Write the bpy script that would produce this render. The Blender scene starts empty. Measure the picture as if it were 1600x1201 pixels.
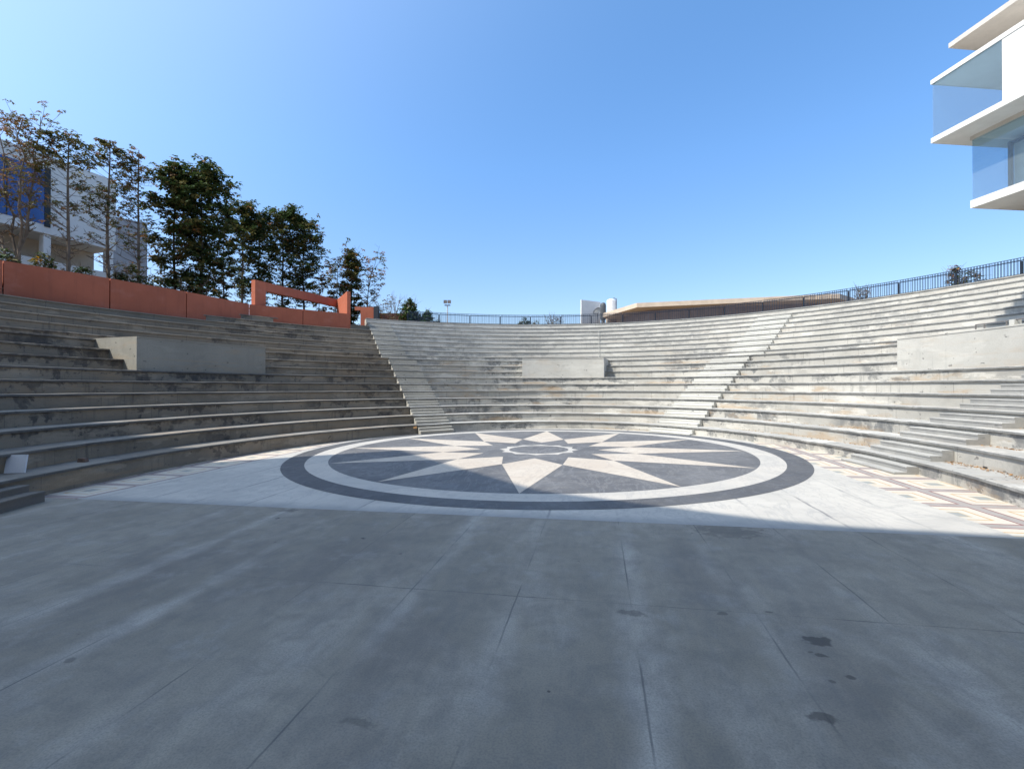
import bpy, math, random
from mathutils import Vector, Matrix, noise
U = 2.4                      # metres per unit of eye height
F, Y0 = 734.7, 605.43
CX, CY = .0539, 5.6995
R1, T, S, W, EE, PHI = 4.447, .3593, .1845, 1.121, 1.4254, .274
UA = (math.cos(PHI), -math.sin(PHI)); VA = (math.sin(PHI), math.cos(PHI))
sc = bpy.context.scene; col = sc.collection
PLAT = 17*S - .02
SUN_H = (-.905, -.425); TAN = 1.3

# ------------------------------------------------------------------ helpers
def clean(d):
    n = math.hypot(*d); return (d[0]/n, d[1]/n)
ROOT = {}
def tag(o, label, cat, group=None, kind=None):
    if label: o['label'] = label
    if cat: o['category'] = cat
    if group: o['group'] = group
    if kind: o['kind'] = kind
    return o
def thing(name, label, cat, loc=(0, 0, 0), group=None):
    o = bpy.data.objects.new(name, None); col.objects.link(o)
    o.location = Vector(loc)*U; o.empty_display_size = .3
    ROOT[o] = Vector(loc)
    return tag(o, label, cat, group)
class MB:
    def __init__(s): s.v = []; s.f = []; s.m = []
    def add(s, vs, fs, m=0):
        b = len(s.v); s.v += [tuple(p) for p in vs]; s.f += [tuple(b+i for i in f) for f in fs]; s.m += [m]*len(fs); return s
    def para(s, o, a, b, c, m=0):
        o, a, b, c = map(Vector, (o, a, b, c))
        if a.cross(b).dot(c) < 0: a, b = b, a
        vs = [o, o+a, o+a+b, o+b, o+c, o+a+c, o+a+b+c, o+b+c]
        return s.add(vs, [(3, 2, 1, 0), (4, 5, 6, 7), (0, 1, 5, 4), (1, 2, 6, 5), (2, 3, 7, 6), (3, 0, 4, 7)], m)
    def cbox(s, c, sx, sy, sz, ax=(1, 0), m=0):           # base centre, sizes, x axis direction
        ax = clean(ax); a = Vector((ax[0]*sx, ax[1]*sx, 0)); b = Vector((-ax[1]*sy, ax[0]*sy, 0))
        return s.para(Vector(c)-a/2-b/2, a, b, (0, 0, sz), m)
    def prism(s, poly, z0, z1, m=0):
        ar = sum(poly[i][0]*poly[(i+1) % len(poly)][1]-poly[(i+1) % len(poly)][0]*poly[i][1] for i in range(len(poly)))
        if ar < 0: poly = poly[::-1]
        n = len(poly); vs = [(x, y, z0) for x, y in poly]+[(x, y, z1) for x, y in poly]
        fs = [tuple(range(n-1, -1, -1)), tuple(range(n, 2*n))]+[(i, (i+1) % n, n+(i+1) % n, n+i) for i in range(n)]
        return s.add(vs, fs, m)
    def wall(s, p, q, th, z0, z1, m=0):                    # wall from p to q, thickness to the left of p->q
        d = clean((q[0]-p[0], q[1]-p[1])); n = (-d[1]*th, d[0]*th)
        return s.para((p[0], p[1], z0), (q[0]-p[0], q[1]-p[1], 0), (n[0], n[1], 0), (0, 0, z1-z0), m)
    def tube(s, pts, rad, n=6, m=0, cap=True):
        pts = [Vector(p) for p in pts]
        if isinstance(rad, (int, float)): rad = [rad]*len(pts)
        vs = []; fs = []
        up = Vector((0, 0, 1))
        d0 = (pts[1]-pts[0]).normalized()
        x = d0.cross(up) if abs(d0.z) < .95 else d0.cross(Vector((1, 0, 0))); x.normalize()
        for i, p in enumerate(pts):
            d = (pts[min(i+1, len(pts)-1)]-pts[max(i-1, 0)]).normalized()
            x = (x-d*x.dot(d)).normalized(); y = d.cross(x)
            for k in range(n):
                a = 2*math.pi*k/n; vs.append(p+(x*math.cos(a)+y*math.sin(a))*rad[i])
        for i in range(len(pts)-1):
            for k in range(n):
                a, b = i*n+k, i*n+(k+1) % n; fs.append((a, b, b+n, a+n))
        if cap: fs.append(tuple(range(n-1, -1, -1))); fs.append(tuple((len(pts)-1)*n+k for k in range(n)))
        return s.add(vs, fs, m)
    def lathe(s, c, prof, n=20, m=0):
        vs = []; fs = []
        for r, z in prof:
            for k in range(n):
                a = 2*math.pi*k/n; vs.append((c[0]+r*math.cos(a), c[1]+r*math.sin(a), c[2]+z))
        for i in range(len(prof)-1):
            for k in range(n):
                a, b = i*n+k, i*n+(k+1) % n; fs.append((a, b, b+n, a+n))
        fs.append(tuple(range(n-1, -1, -1))); fs.append(tuple((len(prof)-1)*n+k for k in range(n)))
        return s.add(vs, fs, m)
    def build(s, name, mat, parent=None, loc=None, smooth=False, matrix=None):
        off = Vector((0, 0, 0))
        if parent is not None:
            r = parent
            while r.parent: r = r.parent
            off = ROOT[r]
        elif loc is not None: off = Vector(loc)
        me = bpy.data.meshes.new(name)
        me.from_pydata([tuple((Vector(p)-off)*U) for p in s.v], [], s.f)
        mats = mat if isinstance(mat, (list, tuple)) else [mat]
        for q in mats: me.materials.append(q)
        if len(mats) > 1: me.polygons.foreach_set('material_index', s.m)
        if smooth: me.polygons.foreach_set('use_smooth', [True]*len(me.polygons))
        me.update()
        o = bpy.data.objects.new(name, me); col.objects.link(o)
        if parent is not None: o.parent = parent
        else: o.location = off*U; ROOT[o] = off
        if matrix is not None: o.matrix_world = matrix
        return o
def at(px, py, d):                                         # pixel and distance -> point
    return Vector(((px-800)/F*d, d, 1+(Y0-py)/F*d))
def X(px, d): return (px-800)/F*d
def Z(py, d): return 1+(Y0-py)/F*d

# ------------------------------------------------------------------ materials
MATS = {}
class NT:
    def __init__(s, name):
        m = bpy.data.materials.new(name); m.use_nodes = True; s.m = m; s.t = m.node_tree
        s.t.nodes.clear(); s.out = s.n('ShaderNodeOutputMaterial'); s.b = s.n('ShaderNodeBsdfPrincipled')
        s.t.links.new(s.b.outputs[0], s.out.inputs[0]); MATS[name] = m
    def n(s, ty, **k):
        o = s.t.nodes.new(ty)
        for a, v in k.items(): setattr(o, a, v)
        return o
    def link(s, a, b): s.t.links.new(a, b)
    def val(s, inp, v):
        if hasattr(v, 'is_linked') or isinstance(v, bpy.types.NodeSocket): s.link(v, inp)
        elif isinstance(v, tuple) and len(v) == 3 and inp.type == 'RGBA': inp.default_value = (*v, 1)
        else: inp.default_value = v
    def math(s, op, a, b=0., c=0., clamp=False):
        o = s.n('ShaderNodeMath', operation=op, use_clamp=clamp)
        for i, v in enumerate((a, b, c)): s.val(o.inputs[i], v)
        return o.outputs[0]
    def mix(s, f, a, b, mode='MIX'):
        o = s.n('ShaderNodeMix', data_type='RGBA', blend_type=mode)
        s.val(o.inputs[0], f); s.val(o.inputs[6], a); s.val(o.inputs[7], b); return o.outputs[2]
    def pos(s): return s.n('ShaderNodeNewGeometry').outputs['Position']
    def obj(s): return s.n('ShaderNodeTexCoord').outputs['Object']
    def xyz(s, v):
        o = s.n('ShaderNodeSeparateXYZ'); s.link(v, o.inputs[0]); return o.outputs
    def scale(s, v, sc_, loc=(0, 0, 0)):
        o = s.n('ShaderNodeMapping'); s.link(v, o.inputs[0]); o.inputs['Scale'].default_value = sc_; o.inputs['Location'].default_value = loc; return o.outputs[0]
    def noise(s, v, scale, detail=4, rough=.55, dist=0.):
        o = s.n('ShaderNodeTexNoise'); s.link(v, o.inputs['Vector']); o.inputs['Scale'].default_value = scale
        o.inputs['Detail'].default_value = detail; o.inputs['Roughness'].default_value = rough; o.inputs['Distortion'].default_value = dist
        return o.outputs[0]
    def ramp(s, f, a, b, lo=0., hi=1.):
        o = s.n('ShaderNodeMapRange', interpolation_type='SMOOTHSTEP'); s.val(o.inputs[0], f)
        o.inputs[1].default_value = a; o.inputs[2].default_value = b; o.inputs[3].default_value = lo; o.inputs[4].default_value = hi
        return o.outputs[0]
    def bump(s, h, strength=.3, dist=.01):
        o = s.n('ShaderNodeBump'); s.link(h, o.inputs['Height']); o.inputs['Strength'].default_value = strength; o.inputs['Distance'].default_value = dist
        s.link(o.outputs[0], s.b.inputs['Normal'])
    def done(s, color, rough=.8, spec=.3, metal=0.):
        s.val(s.b.inputs['Base Color'], color); s.val(s.b.inputs['Roughness'], rough)
        s.b.inputs['Specular IOR Level'].default_value = spec; s.b.inputs['Metallic'].default_value = metal
        return s.m

def paint(name, c, rough=.6, var=.12, spec=.3, metal=0., scale=1.2):
    k = NT(name); p = k.pos()
    n = k.noise(p, scale, 5); n2 = k.noise(p, 18, 3)
    f = k.math('ADD', k.ramp(n, .3, .7, 1-var, 1+var*.6), k.ramp(n2, .3, .7, -var*.3, var*.3))
    mul = k.n('ShaderNodeVectorMath', operation='SCALE'); mul.inputs[0].default_value = c; k.link(f, mul.inputs['Scale'])
    k.bump(n2, .08, .01)
    return k.done(mul.outputs[0], rough, spec, metal)

def concrete(name, base, dark=.5, blot=.6, rust=.35, lo=.53, offs=0., tone=(.14, .147, .155), joints=True, med_=.55, up=0., edge=None):
    k = NT(name); p = k.pos(); x, y, z = k.xyz(p)
    lev = k.math('DIVIDE', z, S*U); fz = k.math('FRACT', k.math('ADD', lev, .001)); li = k.math('FLOOR', k.math('ADD', lev, .001))
    big = k.noise(p, .14, 4, .6)
    c = k.mix(k.ramp(big, .36, .64), tuple(q*.86 for q in base), tuple(min(1, q*1.08) for q in base))
    med = k.noise(k.scale(p, (1, 1, 1.5), (offs, 2, 1)), 1.0, 7, .66)
    c = k.mix(k.ramp(med, .44, .70, 0, med_), c, tuple(q*.62 for q in base))
    if joints:                                                  # each cast length: its own tone, a thin upright joint between
        ang = k.math('ARCTAN2', k.math('SUBTRACT', y, CY*U), k.math('SUBTRACT', x, CX*U))
        aa = k.math('ADD', k.math('MULTIPLY', ang, 5.2), k.math('MULTIPLY', li, .618)); ai = k.math('FLOOR', aa); af = k.math('FRACT', aa)
        wn = k.n('ShaderNodeTexWhiteNoise', noise_dimensions='2D'); cb = k.n('ShaderNodeCombineXYZ'); k.link(ai, cb.inputs[0]); k.link(li, cb.inputs[1]); k.link(cb.outputs[0], wn.inputs['Vector'])
        c = k.mix(k.math('MULTIPLY', wn.outputs['Value'], .34), c, tuple(q*.55 for q in base))
        jl = k.math('ABSOLUTE', k.math('SUBTRACT', af, .5))
        c = k.mix(k.ramp(jl, .4955, .4985, 0, .55), c, (.07, .07, .072))
    st = k.noise(k.scale(p, (2.6, 2.6, .22), (offs, 0, 0)), 1.5, 6, .72)          # rain streaks
    sm = k.noise(p, .35, 3)
    c = k.mix(k.math('MULTIPLY', k.ramp(st, .52, .68, 0, dark), k.ramp(sm, .40, .62)), c, tone)
    # peeling screed hanging from the top of a riser, hard lower edge
    bl = k.noise(k.scale(p, (.7, .7, .7), (3+offs, 1, 0)), 1.3, 9, .68, .3)
    bz = k.math('ADD', bl, k.math('MULTIPLY', k.math('SUBTRACT', fz, .55), .13))
    lv = k.n('ShaderNodeTexWhiteNoise', noise_dimensions='1D'); k.link(li, lv.inputs['W'])
    msk = k.math('ADD', k.noise(k.scale(p, (1, 1, .6), (0, offs, 0)), .17, 3), k.math('MULTIPLY', k.math('SUBTRACT', lv.outputs[0], .5), .16))
    bm = k.math('MULTIPLY', k.ramp(bz, lo-.015, lo+.025), k.ramp(msk, .45, .56, .05, 1))
    bm = k.math('MULTIPLY', bm, k.ramp(z, 5.0, 7.5, 1., .65))
    tn = k.noise(p, 5, 4)
    c = k.mix(k.math('MULTIPLY', bm, k.ramp(tn, .3, .65, blot*.5, blot)), c, tone)
    bl2 = k.noise(k.scale(p, (.45, .45, 1.6), (13+offs, 4, 8)), .9, 8, .66)        # pale lime patches
    c = k.mix(k.ramp(bl2, .55, .60, 0, .6 if joints else .25), c, tuple(min(1, q*1.3) for q in base))
    sp = k.noise(k.scale(p, (1.5, 1.5, 2.2), (9, 5, 0)), 2.6, 3, .5)              # small round spots
    c = k.mix(k.ramp(sp, .68, .71, 0, .6), c, (.06, .06, .062))
    ru = k.noise(k.scale(p, (.4, .4, 1.6), (7+offs, 2, 4)), .8, 7, .68)            # earth washed against the foot of a riser
    rz = k.math('ADD', ru, k.math('MULTIPLY', k.math('SUBTRACT', .40, fz), .14))
    c = k.mix(k.math('MULTIPLY', k.ramp(rz, .53, .66, 0, rust), k.ramp(z, 4.2, 5.2, 1., .3)), c, (.42, .28, .15))
    fine = k.noise(p, 42, 3, .65)
    c = k.mix(k.ramp(fine, .40, .72, 0, .25), c, tuple(q*.5 for q in base))
    c = k.mix(k.ramp(z, 4.0, 5.4, 0, up), c, tuple(min(1, q*1.22) for q in base))
    if edge:                                                     # front edges of the seat slabs are grimy, worn pale in places
        nz = k.xyz(k.n('ShaderNodeNewGeometry').outputs['True Normal'])[2]; wn_ = k.noise(p, 1.6, 6, .7)
        c = k.mix(k.math('MULTIPLY', k.math('LESS_THAN', k.math('ABSOLUTE', nz), .5), k.ramp(wn_, .30, .66, .95, .45)), c, edge)
    h = k.math('ADD', k.math('MULTIPLY', med, .8), k.math('MULTIPLY', fine, .25))
    k.bump(h, .55, .025)
    return k.done(c, .9, .2)

ROWC = concrete('row_concrete', (.51, .495, .455), dark=.6, blot=.9, rust=.5, lo=.49, up=.28)
SLABD = concrete('weathered_shade_toned_slab_concrete', (.26, .245, .22), dark=.4, blot=.4, rust=.2, lo=.6, offs=24, tone=(.07, .07, .072), edge=(.085, .085, .085))  # dirty seat slabs, also darkened to stand in for the left tier's shade
ROWD = concrete('weathered_shade_toned_row_concrete', (.295, .26, .21), dark=.6, blot=.85, rust=.30, lo=.50, offs=21, tone=(.06, .06, .064))  # dirty concrete with the left tier's shade put into its base colour
SLABC = concrete('slab_concrete', (.47, .465, .44), dark=.3, blot=.25, rust=.15, lo=.6, offs=4, edge=(.13, .135, .14))
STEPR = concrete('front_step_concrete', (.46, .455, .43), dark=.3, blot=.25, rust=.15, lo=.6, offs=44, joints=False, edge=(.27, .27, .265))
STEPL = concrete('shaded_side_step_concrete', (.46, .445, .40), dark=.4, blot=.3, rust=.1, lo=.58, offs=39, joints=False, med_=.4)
STEPC = concrete('step_concrete', (.545, .54, .505), dark=.15, blot=.12, rust=.05, lo=.62, offs=9, joints=False, med_=.2)
STEPD = concrete('shade_toned_step_concrete', (.20, .19, .175), dark=.3, blot=.3, rust=.1, lo=.6, offs=29, joints=False)  # step concrete darkened to carry the deep shade at the left front
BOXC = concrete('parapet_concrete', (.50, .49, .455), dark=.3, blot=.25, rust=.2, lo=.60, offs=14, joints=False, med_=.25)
BOXD = concrete('shade_toned_parapet_concrete', (.31, .30, .265), dark=.3, blot=.5, rust=.2, lo=.60, offs=30, joints=False, med_=.3)  # parapet concrete with a lowered colour that imitates shade on its front
WHITE = paint('white_plaster', (.74, .73, .70), .7, .06)
BEIGE = paint('beige_plaster', (.52, .43, .34), .75, .1)
SOFFIT = paint('soffit_plaster', (.58, .535, .48), .8, .08)
ROOFB = paint('roof_plaster', (.60, .49, .38), .8, .1)
BROWNW = paint('brown_wall', (.33, .255, .225), .85, .15)
GREYB = paint('grey_plaster', (.30, .30, .31), .8, .08)
def wallpaint(name, c):
    k = NT(name); p = k.pos()
    n = k.noise(p, .5, 5, .6); q = k.mix(k.ramp(n, .3, .7), tuple(v*.88 for v in c), tuple(v*1.08 for v in c))
    st = k.noise(k.scale(p, (3, 3, .25)), 1.6, 6, .7); q = k.mix(k.ramp(st, .50, .74, 0, .38), q, (c[0]*.55, c[1]*.62, c[2]*.75))
    fd = k.noise(k.scale(p, (1, 1, 1.5), (4, 2, 1)), .9, 6, .65); q = k.mix(k.ramp(fd, .52, .72, 0, .4), q, (c[0]*1.12, c[1]*1.45, c[2]*1.8))
    g = k.noise(p, 20, 3); k.bump(g, .12, .01)
    return k.done(q, .8, .25)
TERRA = wallpaint('terracotta_paint', (.41, .130, .078)); TERRA2 = wallpaint('orange_paint', (.47, .145, .085))
RAILD = paint('dark_rail_metal', (.014, .022, .038), .7, .1, spec=.2)
POLEW = paint('pale_pole', (.55, .56, .58), .5, .06)
SLATE = paint('slate_metal', (.035, .042, .055), .5, .1)
RAILM = paint('rail_metal', (.045, .065, .10), .7, .1, spec=.1)
STEEL = paint('grey_pipe', (.17, .16, .155), .5, .15, spec=.5)
TANKW = paint('tank_plastic', (.78, .78, .76), .4, .04)
TANKD = paint('tank_dark', (.085, .092, .10), .5, .15)
BARK = paint('bark', (.17, .135, .105), .9, .25, scale=3)
BARKD = paint('bark_dark', (.075, .06, .05), .9, .25, scale=3)
BOARD = paint('white_board', (.62, .63, .66), .5, .05)
STONE = paint('brick_stone', (.17, .12, .10), .9, .25, scale=6)
SOIL = paint('soil', (.20, .15, .10), .95, .3)
DRY = paint('dry_litter', (.34, .19, .08), .9, .35, scale=12)
CABLE = paint('black_cable', (.02, .02, .022), .5, .1)
DARKROOM = paint('dark_frame', (.03, .035, .04), .5, .1)

def leafm(name, c, tr=.25):
    k = NT(name); p = k.pos(); n = k.noise(p, 3., 4); i = k.n('ShaderNodeNewGeometry').outputs['Random Per Island']
    a = k.mix(k.ramp(n, .3, .7), tuple(x*.65 for x in c), tuple(x*1.3 for x in c))
    a = k.mix(k.math('MULTIPLY', i, .5), a, (c[0]*1.6, c[1]*1.35, c[2]))
    k.done(a, .5, .4)
    t = k.n('ShaderNodeBsdfTranslucent'); k.link(a, t.inputs[0])
    ms = k.n('ShaderNodeMixShader'); ms.inputs[0].default_value = tr
    k.link(k.b.outputs[0], ms.inputs[1]); k.link(t.outputs[0], ms.inputs[2]); k.link(ms.outputs[0], k.out.inputs[0])
    return k.m
LGREEN = leafm('leaf_green', (.050, .085, .028)); LOLIVE = leafm('leaf_olive', (.14, .135, .05)); LRUST = leafm('leaf_rust', (.24, .135, .06))
LBRIGHT = leafm('leaf_bright', (.055, .11, .025)); LDRY = leafm('leaf_dry', (.17, .13, .085)); LYEL = leafm('leaf_yellow', (.45, .26, .03))

def glassm(name, tint, refl=.12):
    k = NT(name); k.t.nodes.remove(k.b)
    tr = k.n('ShaderNodeBsdfTransparent'); tr.inputs[0].default_value = (*tint, 1)
    gl = k.n('ShaderNodeBsdfGlossy'); gl.inputs['Roughness'].default_value = .02; gl.inputs[0].default_value = (.9, .95, 1, 1)
    fr = k.n('ShaderNodeLayerWeight'); f = k.math('ADD', k.math('MULTIPLY', k.math('POWER', fr.outputs['Facing'], 4.), .5), refl*.4, clamp=True)
    ms = k.n('ShaderNodeMixShader'); k.link(f, ms.inputs[0]); k.link(tr.outputs[0], ms.inputs[1]); k.link(gl.outputs[0], ms.inputs[2])
    df = k.n('ShaderNodeBsdfDiffuse'); df.inputs[0].default_value = (.55, .60, .60, 1); m2 = k.n('ShaderNodeMixShader'); m2.inputs[0].default_value = .10
    k.link(ms.outputs[0], m2.inputs[1]); k.link(df.outputs[0], m2.inputs[2])
    k.link(m2.outputs[0], k.out.inputs[0]); return k.m
GLASS = glassm('tinted_glass', (.80, .90, .95))
k = NT('blue_glazing'); p = k.pos(); kx = k.noise(p, .6, 3)
BLUEG = k.done(k.mix(k.ramp(kx, .35, .65), (.018, .07, .26), (.03, .11, .36)), .18, .5)

# floor materials live in the floor's own turned frame (object coordinates, metres)
def floor_concrete():
    k = NT('floor_concrete'); o = k.obj(); x, y, z = k.xyz(o)
    u = k.math('DIVIDE', x, U); v = k.math('DIVIDE', y, U)
    wob = k.noise(o, 1.2, 3); wob = k.math('MULTIPLY', k.math('SUBTRACT', wob, .5), .012)
    fu = k.math('ABSOLUTE', k.math('SUBTRACT', k.math('FRACT', k.math('DIVIDE', k.math('ADD', k.math('SUBTRACT', u, .022), k.math('ADD', wob, .265)), .53)), .5))
    fv = k.math('ABSOLUTE', k.math('SUBTRACT', k.math('FRACT', k.math('DIVIDE', k.math('ADD', k.math('SUBTRACT', v, -3.94), k.math('ADD', wob, .675)), 1.35)), .5))
    big = k.noise(o, .22, 5, .6)
    c = k.mix(k.ramp(big, .32, .68), (.245, .225, .180), (.330, .304, .248))
    cl = k.noise(k.scale(o, (1, .55, 1)), .75, 7, .62, .5)
    c = k.mix(k.ramp(cl, .45, .68, 0, .7), c, (.39, .37, .325))
    gr = k.noise(k.scale(o, (.9, .35, 1), (5, 0, 0)), .6, 5, .6)
    c = k.mix(k.ramp(gr, .48, .68, 0, .6), c, (.165, .15, .135))
    # pale cement laitance along the long joints
    en = k.noise(o, 1.1, 5, .6); edge = k.ramp(k.math('ADD', fu, k.math('MULTIPLY', k.math('SUBTRACT', en, .5), .35)), .0, .22, 1, 0)
    sel = k.noise(k.scale(o, (.45, .16, 1), (2, 3, 0)), 1.0, 4)
    c = k.mix(k.math('MULTIPLY', edge, k.ramp(sel, .44, .60, 0, .7)), c, (.50, .48, .435))
    mot = k.noise(o, 2.6, 8, .7, .4); c = k.mix(k.ramp(mot, .40, .66, 0, .42), c, (.155, .15, .138)); mo2 = k.noise(k.scale(o, (1, 1, 1), (3, 8, 0)), 1.7, 8, .68); c = k.mix(k.ramp(mo2, .52, .68, 0, .45), c, (.36, .35, .32))
    tro = k.noise(k.scale(o, (6, 1.2, 1)), 1.5, 6, .7)
    c = k.mix(k.ramp(tro, .4, .7, 0, .25), c, (.15, .155, .16))
    fine = k.noise(o, 60, 4, .65)
    c = k.mix(k.ramp(fine, .38, .70, 0, .42), c, (.11, .112, .112))
    jn = k.noise(o, .9, 3)
    ju = k.math('MULTIPLY', k.ramp(fu, .003, .010, 1, 0), k.ramp(jn, .42, .64, .05, .7))
    jv = k.math('MULTIPLY', k.ramp(fv, .0012, .0038, 1, 0), k.ramp(jn, .40, .62, .12, .75))
    c = k.mix(k.math('MAXIMUM', ju, jv), c, (.085, .088, .09))
    spk = k.noise(o, 2.3, 2, .5); spk2 = k.noise(o, 7, 3)
    c = k.mix(k.math('MULTIPLY', k.ramp(spk, .72, .76), k.ramp(spk2, .5, .6)), c, (.07, .065, .065))
    # hand-placed damp patches and oil marks
    dn = k.n('ShaderNodeTexNoise'); k.link(o, dn.inputs['Vector']); dn.inputs['Scale'].default_value = 9; dn.inputs['Detail'].default_value = 4
    dx, dy, dz = k.xyz(dn.outputs[1])
    for px, py, ru, rv, st in ((1277, 1003, .050, .034, .8), (1283, 1026, .02, .012, .7), (1265, 1020, .012, .008, .6), (1327, 1060, .018, .014, .7), (1297, 1066, .012, .010, .6),
                               (1285, 1123, .045, .020, .7), (1128, 960, .025, .02, .55), (1200, 958, .02, .010, .6), (983, 957, .06, .035, .45), (452, 794, .09, .05, .5),
                               (1135, 831, .22, .16, .4), (857, 1078, .006, .006, .9), (560, 1124, .05, .02, .4), (111, 1024, .02, .02, .5)):
        d = F/(py-Y0); qx, qy = X(px, d), d
        lu, lv = to_local(qx, qy)
        a = k.math('DIVIDE', k.math('ADD', k.math('SUBTRACT', u, lu), k.math('MULTIPLY', k.math('SUBTRACT', dx, .5), ru*2.6)), ru)
        b = k.math('DIVIDE', k.math('ADD', k.math('SUBTRACT', v, lv), k.math('MULTIPLY', k.math('SUBTRACT', dy, .5), rv*2.6)), rv)
        r = k.math('ADD', k.math('MULTIPLY', a, a), k.math('MULTIPLY', b, b))
        c = k.mix(k.ramp(r, .45, 1.3, st*.9, 0), c, (.05, .046, .045))
    h = k.math('ADD', k.math('MULTIPLY', fine, .2), k.math('MULTIPLY', k.math('MAXIMUM', ju, jv), -1.))
    k.bump(k.math('ADD', h, k.math('MULTIPLY', tro, .25)), .35, .01)
    return k.done(c, k.ramp(cl, .3, .7, .62, .85), .35)
FM = (.4292, 7.5664); FPHI = .18
fc, fs_ = math.cos(FPHI), math.sin(FPHI)
def to_local(x, y):
    rx, ry = x-FM[0], y-FM[1]; return rx*fc-ry*fs_, rx*fs_+ry*fc
FLOORC = floor_concrete()

def marble(name, a, b, vein, joints=None, dusty=0.):
    k = NT(name); o = k.obj(); x, y, z = k.xyz(o)
    n = k.noise(o, .5, 5, .6, .8); c = k.mix(k.ramp(n, .35, .65), a, b)
    w = k.noise(k.scale(o, (1, .4, 1)), .9, 7, .7, 1.5)
    vn = k.math('ABSOLUTE', k.math('SUBTRACT', w, .5)); c = k.mix(k.ramp(vn, 0, .03, .45, 0), c, vein)
    m2 = k.noise(o, 2.2, 6, .7, 1.); c = k.mix(k.ramp(m2, .5, .75, 0, .35), c, vein)
    g = k.noise(o, 50, 3); c = k.mix(k.ramp(g, .4, .7, 0, .12), c, vein)
    if joints:
        u = k.math('DIVIDE', x, U); v = k.math('DIVIDE', y, U)
        wob = k.math('MULTIPLY', k.math('SUBTRACT', k.noise(o, 2.5, 4), .5), .03)
        fu = k.math('ABSOLUTE', k.math('SUBTRACT', k.math('FRACT', k.math('DIVIDE', k.math('ADD', k.math('SUBTRACT', u, .022), k.math('ADD', wob, .265)), .53)), .5))
        jn = k.noise(k.scale(o, (.8, .5, 1)), 1.0, 4)
        c = k.mix(k.math('MULTIPLY', k.ramp(fu, .006, .032, 1, 0), k.ramp(jn, .45, .62, .12, .75)), c, (.14, .14, .15))
        fv = k.math('ABSOLUTE', k.math('SUBTRACT', k.math('FRACT', k.math('DIVIDE', k.math('ADD', v, k.math('ADD', wob, .4)), .9)), .5))
        c = k.mix(k.math('MULTIPLY', k.ramp(fv, .002, .008, 1, 0), k.ramp(jn, .5, .65, .05, .5)), c, (.2, .2, .2))
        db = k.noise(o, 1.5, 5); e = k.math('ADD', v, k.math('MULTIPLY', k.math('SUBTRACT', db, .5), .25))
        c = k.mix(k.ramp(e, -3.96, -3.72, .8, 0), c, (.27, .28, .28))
    k.bump(m2, .06, .01)
    return k.done(c, k.ramp(m2, .3, .7, .5, .7), .35)
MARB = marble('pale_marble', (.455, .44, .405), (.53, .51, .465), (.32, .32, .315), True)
CREAM = marble('cream_marble', (.49, .43, .36), (.54, .49, .42), (.36, .32, .28))
GREYM = marble('pale_ring_marble', (.46, .445, .41), (.53, .50, .45), (.34, .33, .32))
DARKS = marble('dark_stone', (.098, .099, .103), (.142, .143, .146), (.24, .24, .24))
DARKR = marble('dark_ring_stone', (.076, .078, .083), (.105, .107, .111), (.165, .165, .167))

def tiles(name, pu, ou, pv, ov, half):
    k = NT(name); o = k.obj(); x, y, z = k.xyz(o)
    def cell(a, off, per): return k.math('MULTIPLY', k.math('ABSOLUTE', k.math('SUBTRACT', k.math('FRACT', k.math('DIVIDE', k.math('SUBTRACT', k.math('DIVIDE', a, U), off), per)), .5)), per)
    m = k.math('MAXIMUM', cell(x, ou, pu), cell(y, ov, pv))
    n = k.noise(o, 3, 4)
    c = k.mix(k.ramp(n, .3, .7), (.30, .275, .26), (.37, .34, .32))
    for r, q in ((half, (.22, .085, .085)), (half-.016, (.58, .535, .46)), (half-.105, (.50, .32, .14)), (half-.122, (.57, .545, .475)), (half-.190, (.50, .38, .22)), (half-.202, (.30, .32, .31))):
        c = k.mix(k.math('LESS_THAN', m, r), c, q)
    g = k.noise(o, 25, 4); c = k.mix(k.ramp(g, .4, .75, 0, .25), c, (.3, .28, .26))
    d = k.noise(o, .9, 5); c = k.mix(k.ramp(d, .5, .75, 0, .35), c, (.36, .33, .29))
    return k.done(c, .65, .3)
TILER = tiles('tile_pattern', .61, 3.94, .61, -1.82, .262)
TILEL = tiles('tile_pattern_shaded_side', .58, -3.80, .56, -2.77, .255)

# ------------------------------------------------------------------ rows
def rad(i): return R1+(i-1)*T if i <= 10 else R1+9*T+W+(i-11)*T
def pt(R, th): 
    a, b = R*math.cos(th), (R+EE)*math.sin(th)
    return (CX+a*UA[0]+b*VA[0], CY+a*UA[1]+b*VA[1])
def cut(R, line):
    (qx, qy), (dx, dy) = line
    a0 = ((qx-CX)*UA[0]+(qy-CY)*UA[1])/R; a1 = (dx*UA[0]+dy*UA[1])/R
    b0 = ((qx-CX)*VA[0]+(qy-CY)*VA[1])/(R+EE); b1 = (dx*VA[0]+dy*VA[1])/(R+EE)
    A, B, Cc = a1*a1+b1*b1, a0*a1+b0*b1, a0*a0+b0*b0-1
    k_ = (-B+math.sqrt(max(B*B-A*Cc, 0)))/A
    th = math.atan2(b0+k_*b1, a0+k_*a1)
    return th if th > -math.pi/2 else th+2*math.pi
L_OUT = ((-2.20, 10.62), clean((-4.22, 8.72))); L_IN = ((-1.49, 11.0), clean((-4.22, 8.72)))
R_IN = ((3.42, 10.72), clean((.711, .703))); R_OUT = ((4.04, 9.97), clean((.711, .703)))
END_L = ((-1, 2.2), (-1, 0)); END_R = ((1, 2.2), (1, 0))
WALLP = [(-10.9, 6.9), (-9.92, 9.15), (-9.12, 10.65), (-8.40, 12.12), (-7.80, 13.95), (-5.44, 15.80)]
def th_range(R, a, b, extra=0.):
    t0, t1 = cut(R, a), cut(R, b)
    n = max(3, int(abs(t1-t0)/math.radians(1.3)))
    return [t0+(t1-t0)*i/n for i in range(n+1)]
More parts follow.
